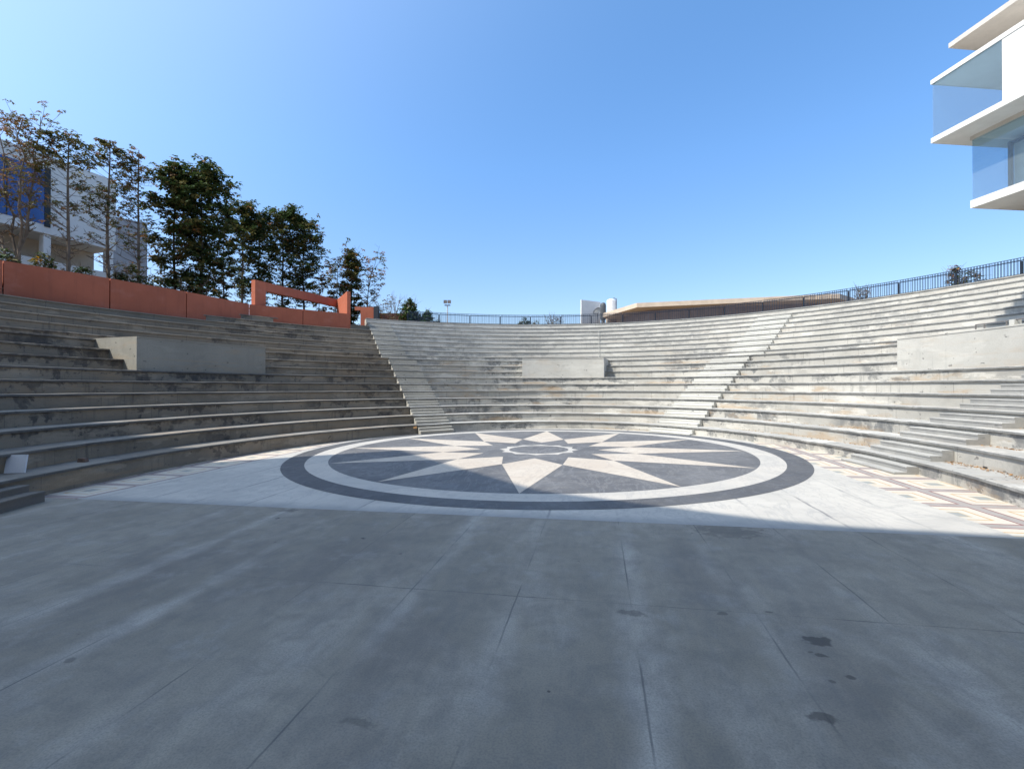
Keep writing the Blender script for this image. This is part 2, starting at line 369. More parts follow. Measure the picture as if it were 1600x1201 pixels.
def sweep(mb, prof, la, lb, seed=0, jit=.0035, m=0):
    """closed profile of (R,z) swept along the row curve from line la to line lb"""
    cols = []
    n = None
    for R, z in prof:
        ths = th_range(prof[0][0], la, lb) if n is None else None
        if n is None: n = len(ths)-1
        t0, t1 = cut(R, la), cut(R, lb)
        ring = []
        for i in range(n+1):
            th = t0+(t1-t0)*i/n; j = noise.noise(Vector((th*9, seed*3.7, 0)))+.6*noise.noise(Vector((th*31, seed*3.7, 5)))
            x, y = pt(R+j*jit*1.2, th); ring.append((x, y, z+j*jit))
        cols.append(ring)
    k_ = len(prof); vs = []
    for i in range(n+1):
        for c in cols: vs.append(c[i])
    fs = []
    for i in range(n):
        for a in range(k_):
            b = (a+1) % k_; fs.append((i*k_+a, i*k_+b, (i+1)*k_+b, (i+1)*k_+a))
    fs.append(tuple(range(k_-1, -1, -1))); fs.append(tuple(n*k_+a for a in range(k_)))
    return mb.add(vs, fs, m)
SL = .032                                                      # slab thickness
def tier(root, levels, la, lb, stop=None, rowm=None, slabm=None):
    for i in levels:
        R, z = rad(i), i*S; nx = rad(i+1) if i < 19 else R+.30
        b = la; e = lb
        if stop and i in stop: b = stop[i]
        mb = MB(); sweep(mb, [(R, (z-S-.10) if i > 1 else -.14), (R, z-SL), (nx+.04, z-SL), (nx+.04, (z-S-.10) if i > 1 else -.14)], b, e, i)
        row = mb.build('bench_row', rowm or ROWC, root)
        ov = .026 if i <= 10 else .020
        sb = MB(); sweep(sb, [(R-ov, z-SL+.003), (R-ov, z-.006), (R-ov+.006, z), (nx+.012, z), (nx+.012, z-SL+.003)], b, e, i)
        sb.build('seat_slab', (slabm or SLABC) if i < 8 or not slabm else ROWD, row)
tL = thing('seating_tier', 'grey concrete bench rows mostly in shade, below the orange walls', 'seating tier', (-4.6, 6, 0), 'curved concrete seating tiers')
def wall_stop(k_):                                             # rows 16 and 17 start where the orange wall crosses them
    p = WALLP[k_]; return ((CX, CY), clean((p[0]-CX, p[1]-CY)))
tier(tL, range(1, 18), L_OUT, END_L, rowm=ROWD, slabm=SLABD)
# rows 16/17 are cut by the wall: rebuild their left limit
for o in list(tL.children):
    pass
tC = thing('seating_tier', 'central curved bench rows between the two long staircases', 'seating tier', (.5, 11.2, 0), 'curved concrete seating tiers')
tier(tC, range(1, 20), R_OUT, L_OUT)
tR = thing('seating_tier', 'sunlit pale bench rows under the glass cornered building', 'seating tier', (4.9, 7, 0), 'curved concrete seating tiers')
tier(tR, range(1, 20), END_R, R_OUT)

# ------------------------------------------------------------------ staircases: two blocks in front of every row
def stairs(label, la, lb, n, loc, mat=None):
    r = thing('staircase', label, 'staircase', loc, 'concrete staircases through the seating')
    for i in range(1, n+1):
        R = rad(i); z0 = (i-1)*S
        tt = T if i != 11 else T
        for j, (f, h) in enumerate(((2/3., S/3), (1/3., 2*S/3))):
            Rf = R-tt*f; mb = MB()
            sweep(mb, [(Rf, z0-.02 if i > 1 else -.1), (Rf, z0+h-.022), (Rf-.006, z0+h-.020), (Rf-.006, z0+h-.004), (Rf-.003, z0+h), (R-tt*(1/3.)*(1-j) + (.012 if j == 0 else -.004), z0+h), (R-tt*(1/3.)*(1-j) + (.012 if j == 0 else -.004), z0-.02 if i > 1 else -.1)], la, lb, i+j*.5, .002)
            mb.build('step', mat or STEPC, r)
    return r
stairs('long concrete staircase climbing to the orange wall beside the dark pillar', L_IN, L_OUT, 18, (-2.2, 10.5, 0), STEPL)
stairs('sunlit concrete staircase climbing toward the beige roofed house', R_OUT, R_IN, 18, (4, 10, 0))
FR_N = ((4.58, 5.20), clean((.99, -.11))); FR_F = ((4.66, 6.22), clean((.99, -.11)))
stairs('short front staircase with thick slab steps beside the diamond tiles', FR_N, FR_F, 8, (4.9, 5.7, 0), STEPR)
FL_F = ((-4.62, 4.20), clean((-.97, -.22))); FL_N = ((-4.75, 3.5), clean((-.97, -.22)))
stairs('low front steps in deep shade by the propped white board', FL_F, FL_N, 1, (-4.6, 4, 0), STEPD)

# ------------------------------------------------------------------ solid parapet boxes in the middle of each tier
def rline(px, lvl):
    """radial line through the point where the column px meets row lvl"""
    R = rad(lvl); m_ = (px-800)/F; best = None
    for i in range(4000):
        th = -1.2+i*(5.6/4000); x, y = pt(R, th)
        if y > .5 and abs(x/y-m_) < .004 and (best is None or y > best[1]): best = (x, y)
    return ((CX, CY), clean((best[0]-CX, best[1]-CY)))
def parapet(label, la, lb, loc, m=None):
    m = m or BOXC
    r = thing('parapet_box', label, 'parapet', loc, 'plain parapet boxes set into the rows')
    mb = MB(); sweep(mb, [(rad(7)+.03, 7*S-.02), (rad(7)+.03, 10*S-.016), (rad(10)+.05, 10*S-.016), (rad(10)+.05, 7*S-.02)], la, lb, 3, .003)
    mb.build('box_wall', m, r)
    mb = MB(); sweep(mb, [(rad(7)+.022, 10*S-.015), (rad(7)+.022, 10*S+.006), (rad(10)+.06, 10*S+.006), (rad(10)+.06, 10*S-.015)], la, lb, 3, .003)
    mb.build('coping', m, r)
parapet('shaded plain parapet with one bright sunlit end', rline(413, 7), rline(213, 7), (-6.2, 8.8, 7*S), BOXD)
parapet('plain parapet in the central rows between both staircases', rline(946, 7), rline(813, 7), (1.4, 13.6, 7*S))
b7 = rline(1403, 7); 
parapet('large pale parapet below the low pipe rail', ((CX, CY), clean((7.4, 5.6-CY))), b7, (6.9, 7.2, 7*S))
# ------------------------------------------------------------------ floors
TILT = .008
FMAT = Matrix.Rotation(-math.atan(TILT), 4, 'Y') @ Matrix.Translation((FM[0]*U, FM[1]*U, 0)) @ Matrix.Rotation(-FPHI, 4, 'Z')
def sheet(name, polys, mat, z, kind=None, parent=None):
    mb = MB()
    for p in polys: mb.add([(x, y, 0) for x, y in p], [tuple(range(len(p)))])
    o = mb.build(name, mat)
    M = FMAT @ Matrix.Translation((0, 0, z))
    if parent is None: o.matrix_world = M
    else: o.parent = parent; o.matrix_local = Matrix.Translation((0, 0, z))
    if kind: o['kind'] = kind
    return o
def rect(a, b, c, d): return [(a, c), (b, c), (b, d), (a, d)]
sheet('plaza_floor', [rect(-9, 9, -11, -3.94)], FLOORC, 0, 'structure')
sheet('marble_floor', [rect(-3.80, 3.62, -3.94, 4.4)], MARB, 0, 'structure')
sheet('tile_border', [rect(3.62, 6.2, -3.94, 5)], TILER, 0, 'structure')
sheet('tile_border', [rect(-6.2, -3.80, -3.94, 5)], TILEL, 0, 'structure')
sheet('ground', [rect(-900, 900, -900, 900)], SOIL, -.25, 'structure')
med = thing('floor_medallion', 'round star patterned stone medallion inlaid in the pale marble', 'floor medallion')
med.matrix_world = FMAT
def ring(r0, r1, n=144):
    out = []
    for i in range(n):
        a, b = 2*math.pi*i/n, 2*math.pi*(i+1)/n
        out.append([(r0*math.cos(a), r0*math.sin(a)), (r1*math.cos(a), r1*math.sin(a)), (r1*math.cos(b), r1*math.sin(b)), (r0*math.cos(b), r0*math.sin(b))])
    return out
def disc(r, n=144): return [[(r*math.cos(2*math.pi*i/n), r*math.sin(2*math.pi*i/n)) for i in range(n)]]
RI, RW, RO = 3.153, 3.447, 3.728
sheet('outer_ring', ring(RW, RO), DARKR, .004, None, med)
sheet('pale_ring', ring(RI, RW), GREYM, .004, None, med)
sheet('dark_disc', disc(RI), DARKS, .004, None, med)
PH = -math.pi/2+.065
def pol(r, a): return (r*math.cos(a), r*math.sin(a))
for i in range(12):
    a = PH+i*math.pi/6
    sheet('star_ray', [[pol(.94, a), pol(1.525, a+math.pi/12), pol(RI-.005, a), pol(1.525, a-math.pi/12)][::-1]], CREAM, .008, None, med)
rg = []
for i in range(12):
    a = PH+i*math.pi/6; da = math.pi/12
    i0 = [pol(.475, a-da+da*2*q/6) for q in range(7)]
    rg.append([pol(.545, a-da), pol(.635, a), pol(.545, a+da)]+i0[::-1])
sheet('centre_ring', rg, GREYM, .008, None, med)

# raised land behind the seating
inner = [(p[0]-.10, p[1]+.05) for p in WALLP]
inner = [(-11.8, 2.2)]+inner+[(-6.3, 18.4), (-5.1, 18.4)]
Rk = rad(19)+.22
ths = th_range(Rk, L_IN, END_R)
inner += [pt(Rk, t) for t in ths]
mb = MB(); n = len(inner); vs = []
for x, y in inner: vs.append((x, y, PLAT))
for x, y in inner:
    d = clean((x-CX, y-CY)); vs.append((CX+d[0]*400, CY+d[1]*400, PLAT))
for x, y in inner: vs.append((x, y, -.1))
fs = [(i, i+1, n+i+1, n+i) for i in range(n-1)]+[(i+1, i, 2*n+i, 2*n+i+1) for i in range(n-1)]
mb.add(vs, fs); k_ = mb.build('terrain', SOIL); k_['kind'] = 'structure'

# ------------------------------------------------------------------ orange walls
WZ = 3.475
grpw = 'low orange walls behind the shaded tier'
labs = ['orange wall section at the far end, running out of view', 'long orange wall panel in front of the blue glazed building', 'orange wall panel below the dense dark tree',
        'shorter orange wall panel next to the open portal frame', 'orange wall carrying the open portal frame']
for i in range(5):
    p, q = WALLP[i], WALLP[i+1]
    t = thing('orange_wall', labs[i], 'wall', (p[0], p[1], 14*S), grpw)
    d = clean((q[0]-p[0], q[1]-p[1])); g = .012
    p2 = (p[0]+d[0]*g, p[1]+d[1]*g); q2 = (q[0]-d[0]*g, q[1]-d[1]*g)
    if i < 4:
        MB().wall(p2, q2, .085, 14*S-.1, WZ).build('panel', TERRA, t)
    else:
        mid = (p[0]*.5+q[0]*.5, p[1]*.5+q[1]*.5)
        MB().wall(p2, (mid[0]-d[0]*.01, mid[1]-d[1]*.01), .085, 15*S, WZ).build('panel', TERRA, t)
        MB().wall((mid[0]+d[0]*.01, mid[1]+d[1]*.01), q2, .085, 15*S, WZ).build('panel', TERRA, t)
t = thing('portal_frame', 'open orange portal frame standing on the low orange wall', 'portal frame', (-7.67, 14.0, WZ))
A0, A1 = (-7.69, 14.06), (-6.36, 17.30); PZ = 4.23
d = clean((A1[0]-A0[0], A1[1]-A0[1]))
MB().wall(A0, (A0[0]+d[0]*.37, A0[1]+d[1]*.37), .16, WZ-.5, PZ).build('post', TERRA2, t)
MB().wall((A0[0]+d[0]*.37, A0[1]+d[1]*.37), A1, .158, PZ-.27, PZ-.002).build('beam', TERRA, t)
B0 = (-5.44, 15.82)
MB().wall(B0, (A1[0]+.02, A1[1]+.02), .11, 16*S, PZ).build('side_fin', TERRA2, t)
t = thing('orange_gate_wall', 'orange wall panel ending in a dark pillar at the stair top', 'wall', (-6, 18.2, PLAT))
MB().wall((X(563, 18.2), 18.2), (X(584, 18.2), 18.2), .08, PLAT-.1, 4.12).build('panel', TERRA, t)
MB().wall((X(554, 18.25), 18.25), (X(563, 18.25), 18.25), .06, 4.0, 4.14).build('lintel', TERRA, t)
MB().wall((X(584, 18.15), 18.1), (X(590.5, 18.1), 18.1), .2, PLAT-.1, 4.13).build('pillar', SLATE, t)
tag(MB().wall((X(590, 20.5), 20.5), (X(652, 20.6), 20.6), .09, PLAT-.1, 4.25).build('orange_boundary_wall', TERRA, loc=(-5, 20.5, PLAT)), 'far orange boundary wall behind the bare brown shrubs', 'wall')

# ------------------------------------------------------------------ railing round the top row
t = thing('railing', 'dark metal bar railing along the top row of seats', 'railing', (0, 18.6, 19*S))
RR = rad(19)+.12; zb = 19*S
arc = [pt(RR, a) for a in [cut(RR, R_IN)]]
tt0, tt1 = cut(RR, END_R), cut(RR, ((-1.0, 11.2), clean((-4.0, 8.9))))
fine = [tt0+(tt1-tt0)*i/1500 for i in range(1501)]
P = [pt(RR, a) for a in fine]; acc = [0]
for i in range(1500): acc.append(acc[-1]+math.hypot(P[i+1][0]-P[i][0], P[i+1][1]-P[i][1]))
def along(s_):
    lo, hi = 0, 1500
    while hi-lo > 1:
        md = (lo+hi)//2
        if acc[md] < s_: lo = md
        else: hi = md
    return P[hi]
# anchor a post at picture column 1495
anch = min(range(1501), key=lambda i: abs(P[i][0]/P[i][1]-(1495-800)/F) if P[i][1] > 3 else 9)
step = 1.21; s0 = acc[anch] % step
posts = [s0+step*i for i in range(int((acc[-1]-s0)/step)+1)]
for s_ in posts:
    x, y = along(s_); MB().cbox((x, y, zb-.02), .040, .040, .335, (y-CY, -(x-CX))).build('post', RAILD, t)
for a, b in zip(posts[:-1], posts[1:]):
    mb = MB(); m_ = 42
    for j in range(1, m_):
        x, y = along(a+(b-a)*j/m_); mb.cbox((x, y, zb+.02),   .009, .009, .375, (y-CY, -(x-CX)))
    mb.build('bar_panel', RAILM, t)
for nm, h0, r_ in (('top_rail', .335, .012), ('bottom_rail', .028, .010), ('cap_rail', .395, .007)):
    mb = MB(); pts = [(*along(posts[0]+(posts[-1]-posts[0])*i/90), zb+h0) for i in range(91)]
    mb.tube(pts, r_, 5); mb.build(nm, RAILD, t)

# low pipe rail on the right parapet
t = thing('pipe_rail', 'low grey pipe rail standing on the large pale parapet', 'rail', (7.5, 7.2, 10*S))
def on7(px, off=.13):
    ln = rline(px, 7); x, y = pt(rad(7)+off, cut(rad(7)+off, ln)); return x, y
zt = 10*S+.085; pts = [Vector((*on7(q), zt)) for q in (1517, 1529, 1546, 1563, 1578, 1594)]+[Vector((*pt(rad(7)+.13, cut(rad(7)+.13, ((CX, CY), clean((7.4, 5.9-CY))))), zt))]
MB().tube(pts, .010, 6).build('rail', STEEL, t)
for p in (pts[0], pts[1], pts[3], pts[5]): MB().tube([(p.x, p.y, 10*S), (p.x, p.y, zt)], .010, 6).build('post', STEEL, t)
MB().cbox((pts[4].x+.02, pts[4].y+.03, 10*S+.006), .10, .07, .085).build('base_block', STEPC, t)

# ------------------------------------------------------------------ right building
t = thing('modern_building', 'white cantilevered building with glass corner rooms and flat roofs', 'building', (13, 6, PLAT))
dA = clean((.105, -1)); nA = (-dA[1], dA[0]) if False else (1, .105)       # towards the camera / into the building
nA = clean(nA)
def fp(o, a, b): return (o[0]+dA[0]*a+nA[0]*b, o[1]+dA[1]*a+nA[1]*b)      # along facade, inwards
OA = (10.1, 11.3); OC = (10.75, 11.0); OR = (11.1, 11.9)
def slab(o, z0, z1, ln, dp, name, mat):
    return MB().prism([fp(o, 0, 0), fp(o, ln, 0), fp(o, ln, dp), fp(o, 0, dp)], z0, z1).build(name, mat, t)
zA0, zA1 = 8.30, 8.40; zB0, zB1 = 6.88, 7.00; zC0, zC1 = Z(325, 11.0), Z(313, 11.0)
slab(OR, 9.62, 9.74, 16, 8, 'roof_slab', SOFFIT)
slab(OA, zA0, zA1, 16, 8, 'ceiling_slab', WHITE)
slab(OA, zB0, zB1, 16, 8, 'floor_slab', WHITE)
slab(OC, zC0, zC1, 16, 7, 'floor_slab', WHITE)
# upper room: corner glass, then a plain white wall
gA = 1.50
def pane(o, a0, a1, b0, b1, z0, z1, name='corner_glass'):
    return MB().prism([fp(o, a0, b0), fp(o, a1, b0), fp(o, a1, b1), fp(o, a0, b1)], z0, z1).build(name, GLASS, t)
pane(OA, .03, gA, .02, .032, zB1, zA0)
pane(OA, .02, .032, .045, 2.6, zB1, zA0)
MB().prism([fp(OA, gA, .015), fp(OA, 16, .015), fp(OA, 16, .15), fp(OA, gA, .15)], zB1, zA0).build('facade_wall', WHITE, t)
MB().prism([fp(OA, .02, 2.6), fp(OA, 9, 2.6), fp(OA, 9, 2.75), fp(OA, .02, 2.75)], zB1, zA0).build('inner_wall', BEIGE, t)
# lower room
pane(OC, .03, 3.0, .02, .032, zC1, zB0-.02)
pane(OC, .02, .032, .045, 2.2, zC1, zB0-.02)
MB().prism([fp(OC, 0, 0), fp(OC, 8, 0), fp(OC, 8, .10), fp(OC, 0, .10)], zB0-.09, zB0-.003).build('beam', SOFFIT, t)
fr = MB(); 
for a0, a1, z0, z1 in ((.04, .10, zC1, zB0-.09), (.04, 3, zB0-.16, zB0-.10)): 
    fr.prism([fp(OC, a0, .95), fp(OC, a1, .95), fp(OC, a1, 1.03), fp(OC, a0, 1.03)], z0, z1)
fr.build('window_frame', DARKROOM, t)
MB().prism([fp(OC, .1, 1.04), fp(OC, 9, 1.04), fp(OC, 9, 1.16), fp(OC, .1, 1.16)], zC1, zB0-.1).build('inner_wall', SOFFIT, t)
# top storey set back under the roof, and the core the floors hang from
MB().prism([fp(OR, .9, .9), fp(OR, 15, .9), fp(OR, 15, 7), fp(OR, .9, 7)], zA1, 9.62).build('top_storey', SOFFIT, t)
MB().prism([(13.4, 9.6), (20, 9.6), (20, -6), (13.4, -6)], PLAT-2, 8.28).build('core_wall', BEIGE, t)
# unseen slab added out of frame, shaped to shadow the upper rows
kk = (9.5-1.95)/TAN; cp = (8.06-kk*.905, 8.50-kk*.425)
MB().prism([cp, (7.0, cp[1]+(7.0-cp[0])*.4696-.02), (10.2, 7.6), (13.5, 7.4), (13.5, 3), (7.4, 3.0)], 9.50, 9.60).build('added_shadow_slab', SOFFIT, t)

# ------------------------------------------------------------------ stage building behind the camera, whose roof shades the floor
t = thing('stage_building', 'flat roofed stage building behind the floor, outside the view', 'building', (0, -6, 0))
HZ = 13.0; kz = HZ/TAN; sx, sy = SUN_H[0]*kz, SUN_H[1]*kz
edge = [(-2.02, 7.52), (-.82, 5.73), (.073, 4.46), (1.07, 3.83), (1.66, 3.47), (2.13, 3.25), (3.34, 2.94), (9, 2.2), (16, 1.8)]
roof = [(x+sx, y+sy) for x, y in edge]
c0 = roof[0]
far = (c0[0]-.905*11, c0[1]-.425*11)
MB().prism([far]+roof+[(11, -16), (far[0], -16)], HZ, HZ+.3).build('roof', SOFFIT, t)
MB().prism([(-16, -15.9), (10.8, -15.9), (10.8, -3.2), (-16, -3.2)], -.1, HZ-.005).build('wall', WHITE, t)
for cx_ in (-9, -4.5, 0, 4.5, 9):
    MB().cbox((cx_, -3.21, 0), 2.6, .05, 2.2).build('doorway', DARKROOM, t)

# ------------------------------------------------------------------ left building beyond the trees
t = thing('campus_building', 'white block with blue glazing behind the thin trees', 'building', (-16, 16, PLAT))
wv = clean((-.354, -1)); nv = (-wv[1], wv[0]); nv = (.943, -.334)
def lp(a, b, o=(-15.2, 18.0)): return (o[0]+wv[0]*a-nv[0]*b, o[1]+wv[1]*a-nv[1]*b)
def lbox(a0, a1, b0, b1, z0, z1): return MB().prism([lp(a0, b0), lp(a1, b0), lp(a1, b1), lp(a0, b1)], z0, z1)
lbox(0, 14, 0, 7, 6.25, 8.92).build('wall', WHITE, t)
lbox(2.15, 10, -.012, .02, 6.55, 8.42).build('window', BLUEG, t)
mbf = MB()
mbf.prism([lp(2.0, -.03), lp(2.16, -.03), lp(2.16, .02), lp(2.0, .02)], 6.48, 8.5)
for q in range(1, 8): mbf.prism([lp(2.15+q*.95, -.022), lp(2.18+q*.95, -.022), lp(2.18+q*.95, 0), lp(2.15+q*.95, 0)], 6.55, 8.42)
mbf.build('window_frame', DARKROOM, t)
lbox(.05, 14, 1.2, 7, PLAT-.2, 6.24).build('ground_floor_wall', BEIGE, t)
for a in (.05, 1.95, 4.2): lbox(a, a+.2, .05, .3, PLAT-.1, 6.245).build('column', WHITE, t)
lbox(-.6, 14, -.45, -.35, PLAT-.1, 5.25).build('parapet', WHITE, t)
t2 = tag(MB().prism([(X(176, 23), 23), (X(229, 24), 24), (X(229, 30), 30), (X(176, 29), 29)], PLAT-.1, Z(341, 23.3)).build('grey_block', GREYB, loc=(-18, 24, PLAT)), 'plain grey block beyond the white building corner', 'building')

# ------------------------------------------------------------------ house with beige roof on the right horizon, tanks
t = thing('flat_house', 'low brown house under a wide beige flat roof', 'house', (9, 22, PLAT))
rp = [(4.9, 25.3), (5.9, 22.2), (13.95, 20.0), (15.35, 21.06), (17, 27), (7, 29)]
MB().prism(rp, 4.79, 5.0).build('roof', ROOFB, t)
MB().prism([(6.0, 25.2), (6.7, 23.0), (13.6, 21.1), (14.7, 22), (15.5, 26.5), (7, 28)], PLAT-.1, 4.79).build('wall', BROWNW, t)
mb = MB()
for q in range(34):
    f_ = .65+.34*q/33; x_ = 5.9+8.05*f_; y_ = 22.2-2.2*f_
    mb.cbox((x_, y_-.012, 4.80), .05, .03, .19, (8.05, -2.2))
mb.build('roof_ribs', ROOFB, t)
MB().wall((5.3, 25.0), (6.2, 22.6), .05, PLAT, 3.95).build('terrace_wall', BEIGE, t)
tag(MB().wall((X(908.5, 26), 26), (X(938.5, 26.7), 26.7), .07, PLAT-.1, Z(468, 26)).build('white_fin_wall', WHITE, loc=(3.9, 26, PLAT)), 'tall white fin wall left of the roof tanks', 'wall')
t = thing('water_tank', 'white cylindrical water tank above the beige roof', 'water tank', (X(955, 26.5), 26.5, 4.6))
c = (X(955, 26.5), 26.5, 5.02)
MB().lathe(c, [(.25, 0), (.25, .42), (.26, .44), (.25, .46), (.25, .86), (.22, .93), (.1, .97)], 24).build('tank', TANKW, t, smooth=False)
MB().tube([(c[0]+.28, c[1]-.05, 4.8), (c[0]+.28, c[1]-.05, 6.0), (c[0]+.12, c[1]-.05, 6.04)], .03, 6).build('pipe', STEEL, t)
MB().lathe((c[0], c[1], 3.2), [(.3, 0), (.3, 1.82)], 16).build('plinth', BEIGE, t)
t = thing('black_tank', 'dark round tank between fin wall and white tank', 'water tank', (X(942, 26), 26, 4.5))
c = (X(942.5, 26), 26, 4.75)
MB().lathe(c, [(.14, 0), (.16, .1), (.16, .8), (.12, .92), (.05, .95)], 18).build('tank', TANKD, t)
MB().lathe((c[0], c[1], 3.1), [(.1, 0), (.1, 1.64)], 12).build('stand', STEEL, t)
t = thing('satellite_dish', 'dark satellite dish on a pole by the fin wall', 'satellite dish', (X(934, 25.6), 25.6, PLAT))
c = (X(934, 25.6), 25.6)
MB().tube([(c[0], c[1], PLAT), (c[0], c[1], 5.2)], .03, 6).build('pole', STEEL, t)
dm = MB(); prof = [(0.02, 0), (.12, .02), (.2, .06), (.25, .11), (.24, .115), (.19, .07), (.1, .03)]
dm.lathe((0, 0, 0), prof, 18)
q = Vector((-.7, -.6, .6)).to_track_quat('Z', 'Y').to_matrix()
dm.v = [tuple(q @ Vector(p)+Vector((c[0], c[1]-.05, 5.1))) for p in dm.v]
dm.build('dish', TANKD, t)
t = thing('floodlight_mast', 'thin mast with twin floodlights beyond the railing', 'floodlight', (X(699, 24), 24, PLAT))
c = (X(699, 24), 24)
MB().tube([(c[0], c[1], PLAT), (c[0], c[1], Z(476, 24))], [.04, .03], 8).build('pole', POLEW, t)
for dx in (-.10, .10): MB().cbox((c[0]+dx, c[1]-.05, Z(474, 24)), .17, .08, .16).build('lamp_head', STEEL, t)
MB().cbox((c[0], c[1], Z(477.5, 24)), .30, .05, .05).build('cross_arm', STEEL, t)

# ------------------------------------------------------------------ loose things on the rows
t = tag(MB().para((0, 0, 0), (.163, .03, 0), (-.045, .07, .165), (-.003, .018, -.002)).build('white_board', BOARD), 'white board propped against the second bench row', 'board')
t.location = Vector((X(12, 4.50), 4.47, S+.002))*U
def rock(name, c, r, label, cat, mat, seed):
    rnd = random.Random(seed); mb = MB(); vs = []
    for (a, b, h) in ((-1, -1, 0), (1, -.9, 0), (.9, 1, 0), (-1, .9, 0), (-.8, -.8, 1), (.85, -.7, .85), (.7, .75, 1.05), (-.75, .7, .9)):
        vs.append((c[0]+(a+rnd.uniform(-.1, .1))*r, c[1]+(b+rnd.uniform(-.1, .1))*r*.8, c[2]+h*r*1.1))
    mb.add(vs, [(3, 2, 1, 0), (4, 5, 6, 7), (0, 1, 5, 4), (1, 2, 6, 5), (2, 3, 7, 6), (3, 0, 4, 7)])
    return tag(mb.build(name, mat, loc=c), label, cat)
rock('brick', (X(131, 5.17), 5.17, S), .040, 'broken brick lying on the lowest shaded bench', 'brick', STONE, 1)
rock('stone', (X(1345, 6.25), 6.25, S*.33), .022, 'small dark stone on the bottom slab step', 'stone', CABLE, 4)
rock('stone', (X(613, 17.6), 17.6, 18*S), .06, 'pale lump near the top of the left staircase', 'stone', TANKW, 6)
rock('stone', (X(658, 9.5)-.1, 9.42, 1*S), .035, 'orange rag lump on the first bench left of the staircase', 'rag', DRY, 8)
mb = MB(); pts = []
for i in range(26):
    a = i/25*5.2; pts.append((4.93+.16*math.cos(a)*(1+.1*math.sin(3*a)), 4.72+.10*math.sin(a), S+.012+.02*max(0, math.sin(2*a))))
tag(mb.tube(pts, .008, 5).build('cable', CABLE, loc=(4.9, 4.75, S)), 'black cable loop lying on the lowest sunlit bench', 'cable')
mb = MB(); pts = []; ln = ((0, 0), clean(((936-800)/F, 1)))
for i in range(17, 10, -1):
    q = pt(rad(i)-.035, cut(rad(i)-.035, ln)); pts += [(*q, i*S+.012), (*q, (i-1)*S+.012)]
tag(mb.tube(pts, .012, 5).build('conduit', STEPC, loc=pts[0]), 'thin pale conduit running down the upper central rows', 'pipe')
mb = MB(); rnd = random.Random(5)
for i in range(900):
    lv = rnd.choice((1, 1, 1, 2, 2, 3)); R = rad(lv+1)-abs(rnd.gauss(0, .06))-.01
    th = cut(R, FR_N)-rnd.random()*.28 if rnd.random() < .5 else cut(R, R_OUT)*rnd.random()*.75+cut(R, FR_F)*.2
    x, y = pt(R, th); r = rnd.uniform(.006, .018); a = rnd.random()*6.3
    mb.add([(x+r*math.cos(a), y+r*math.sin(a), lv*S+.004+rnd.random()*.004), (x-r*.5*math.sin(a), y+r*.5*math.cos(a), lv*S+.004+rnd.random()*.012), (x-r*math.cos(a), y-r*math.sin(a), lv*S+.004+rnd.random()*.004), (x+r*.5*math.sin(a), y-r*.5*math.cos(a), lv*S+.005)], [(0, 1, 2, 3)])
o = tag(mb.build('leaf_litter', DRY, loc=(4.9, 6, S)), 'dry brown leaf litter along the sunlit lower benches', 'leaf litter', None, 'stuff')

